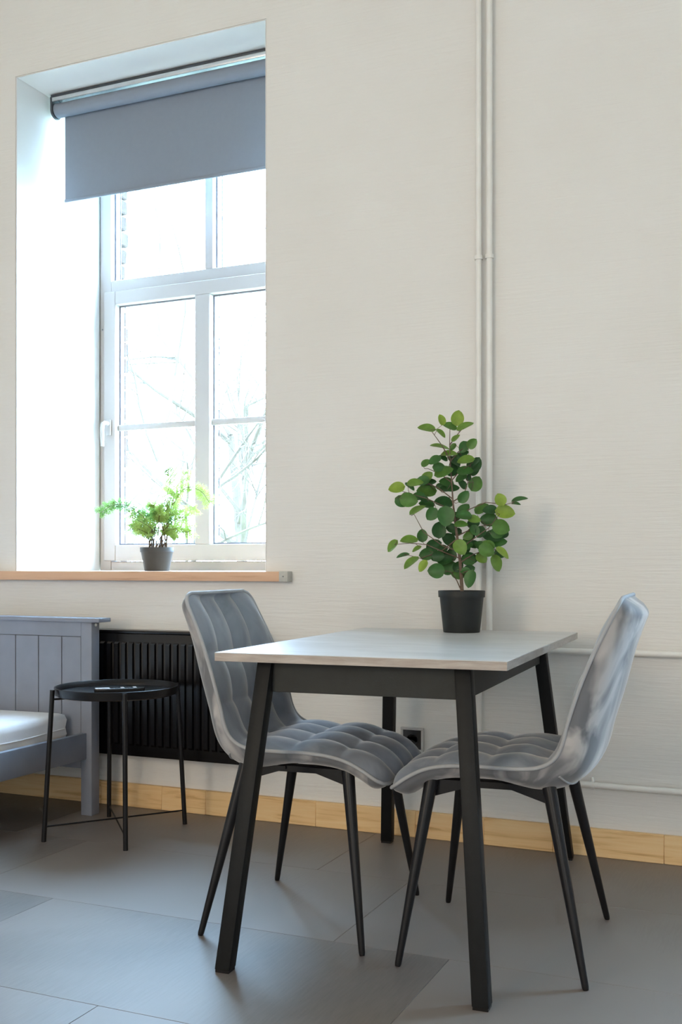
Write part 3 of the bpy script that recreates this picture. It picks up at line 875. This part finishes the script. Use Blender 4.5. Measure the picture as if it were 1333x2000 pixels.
fronds = [  # stem points, depth at the tip, part of the length bearing foliage, spread, colour
    ([(385, 935), (410, 700), (450, 520), (490, 360), (470, 285)], 0.02, 0.62, 0.030, 1), ([(385, 935), (440, 720), (520, 560), (620, 440), (740, 470), (810, 560)], -0.05, 0.50, 0.034, 1),
    ([(375, 935), (320, 760), (220, 650), (100, 585), (0, 590), (-100, 650)], -0.06, 0.66, 0.030, 0), ([(365, 935), (330, 800), (260, 690), (170, 655)], 0.03, 0.45, 0.036, 0),
    ([(390, 935), (450, 800), (540, 700), (640, 690)], -0.04, 0.40, 0.040, 1), ([(395, 935), (470, 830), (560, 770), (650, 780)], 0.05, 0.42, 0.036, 1),
    ([(375, 935), (360, 820), (290, 760), (190, 760)], 0.05, 0.5, 0.034, 1), ([(385, 935), (420, 780), (500, 660), (560, 600)], 0.04, 0.40, 0.036, 1),
    ([(380, 935), (390, 780), (400, 690), (380, 630)], -0.05, 0.48, 0.034, 0), ([(388, 935), (430, 800), (470, 700), (500, 600), (520, 480)], -0.02, 0.45, 0.030, 1),
    ([(395, 935), (480, 790), (600, 660), (700, 620)], 0.06, 0.5, 0.032, 1), ([(385, 935), (425, 760), (440, 700), (480, 690)], 0.0, 0.55, 0.040, 0),
    ([(380, 935), (350, 800), (310, 700), (330, 600)], 0.02, 0.6, 0.028, 0), ([(390, 935), (470, 720), (560, 480), (630, 310)], 0.04, 0.72, 0.026, 1)]
random.seed(5)
for k in range(14):
    ex = random.uniform(150, 680); ey = random.uniform(560, 820) if 250 < ex < 620 else random.uniform(680, 820)
    mxx = 385 + (ex - 385) * random.uniform(0.35, 0.6); my = ey + (935 - ey) * random.uniform(0.05, 0.35)
    fronds.append(([(385, 935), ((385 + mxx) / 2, (935 + my) / 2 - 25), (mxx, my - 10), (ex, ey)], random.uniform(-0.08, 0.08), 0.5, random.uniform(0.028, 0.040), 1 if ex > 330 else k % 2))
for pts, dep, start, spread, ci in fronds:
    n = len(pts)
    P = [pf(x, y, dep * (i / (n - 1)) ** 1.3) for i, (x, y) in enumerate(pts)]
    sp = random.uniform(-0.035, 0.035)
    P[0] = Vector((sp * RT.x, sp * RT.y + random.uniform(-0.02, 0.02), 0.082)); P[1] = P[1] + RT * sp * 0.5
    fine = []
    for i in range(n - 1):
        a, b_, c, d = P[max(i - 1, 0)], P[i], P[i + 1], P[min(i + 2, n - 1)]
        for k in range(8):
            t = k / 8
            fine.append(0.5 * ((2 * b_) + (c - a) * t + (2 * a - 5 * b_ + 4 * c - d) * t * t + (3 * b_ - a - 3 * c + d) * t ** 3))
    fine.append(P[-1]); N = len(fine)
    fr = MB().tube(fine, [0.0020 - 0.0011 * i / (N - 1) for i in range(N)], 6).build('frond', m_fstem, fe, smooth=True)
    nd = MB()
    for i in range(int(N * (1 - start)), N):
        d = (fine[min(i + 1, N - 1)] - fine[max(i - 1, 0)]).normalized()
        for s in (-1, 1):
            for rep in range(2):
                tt = random.random()
                base = fine[i].lerp(fine[max(i - 1, 0)], tt)
                sd = d.cross(-AX + Vector((0, 0, random.uniform(0.2, 1.0)))).normalized() * s
                dirv = (sd + d * random.uniform(0.4, 0.9) + Vector((0, 0, random.uniform(-0.4, 0.25)))).normalized()
                Lb = spread * random.uniform(0.6, 1.25)
                # branchlet with needles
                nq = 9
                for q in range(nq):
                    p0 = base + dirv * (Lb * q / nq)
                    for ss in (-1, 1):
                        e = (dirv * 0.8 + dirv.cross(-AX) * ss * 0.8 + Vector((random.uniform(-.4, .4), random.uniform(-.4, .4), random.uniform(-.4, .4)))).normalized()
                        ln = random.uniform(0.007, 0.012)
                        wv = e.cross(Vector((random.uniform(-1, 1), random.uniform(-1, 1), 0.5))).normalized() * 0.0013
                        m_ = p0 + e * ln * 0.5
                        nd.add([p0, m_ + wv, p0 + e * ln, m_ - wv], [(0, 1, 2, 3)])
    o = nd.build('needles', FERN[ci], fr); o['kind'] = 'stuff'

# ------------------------------------------------------------------ outside
ln = MB().lathe([(0.01, -3.6), (60, -3.6)], 48, -3, 40).build('lawn', m_lawn)
ln.name = 'lawn'
tag(ln, 'pale lawn below the window outside the building', 'lawn', kind='structure')


def make_tree(loc, seed, label, h0, height):
    t = empty('bare_tree', loc)
    tag(t, label, 'tree', 'bare trees outside the window')
    rnd = random.Random(seed)
    tm = MB(); bmx = MB()

    def grow(p, d, L, r, lev, m):
        n = 5; pts = [p]; rad = [r]
        for i in range(n):
            d = (d + Vector((rnd.uniform(-1, 1), rnd.uniform(-1, 1), rnd.uniform(-0.6, 0.9))) * (0.10 + 0.05 * lev)).normalized()
            p = p + d * (L / n); pts.append(p); rad.append(r * (1 - 0.55 * (i + 1) / n))
        m.tube(pts, rad, 8 if lev < 2 else 5)
        if lev >= 4: return
        k = (6, 5, 4, 4)[lev]
        for i in range(k):
            tt = rnd.uniform(0.35, 1.0) if i else 1.0
            j = min(n - 1, int(tt * n)); q = pts[j].lerp(pts[j + 1], tt * n - j) if tt < 1 else pts[-1]
            az = rnd.uniform(0, 2 * math.pi)
            a = d.cross(Vector((math.cos(az), math.sin(az), 0.2))).normalized()
            nd = (d * rnd.uniform(0.5, 0.9) + a * rnd.uniform(0.45, 0.8)).normalized()
            grow(q, nd, L * rnd.uniform(0.5, 0.75), rad[j] * 0.62, lev + 1, bmx)

    grow(Vector((0, 0, 0)), Vector((0.03, 0, 1)), h0, height, 0, tm)
    tm.build('trunk', m_bark, t, smooth=True)
    bmx.build('branches', m_bark, t, smooth=True)['kind'] = 'stuff'


make_tree((-6.65, 6.5, -3.6), 4, 'bare leafless tree close outside, seen through the left window pane', 4.2, 0.12)
make_tree((-13.5, 21.0, -3.6), 21, 'bare leafless tree further away, seen through the right window pane', 8.0, 0.22)
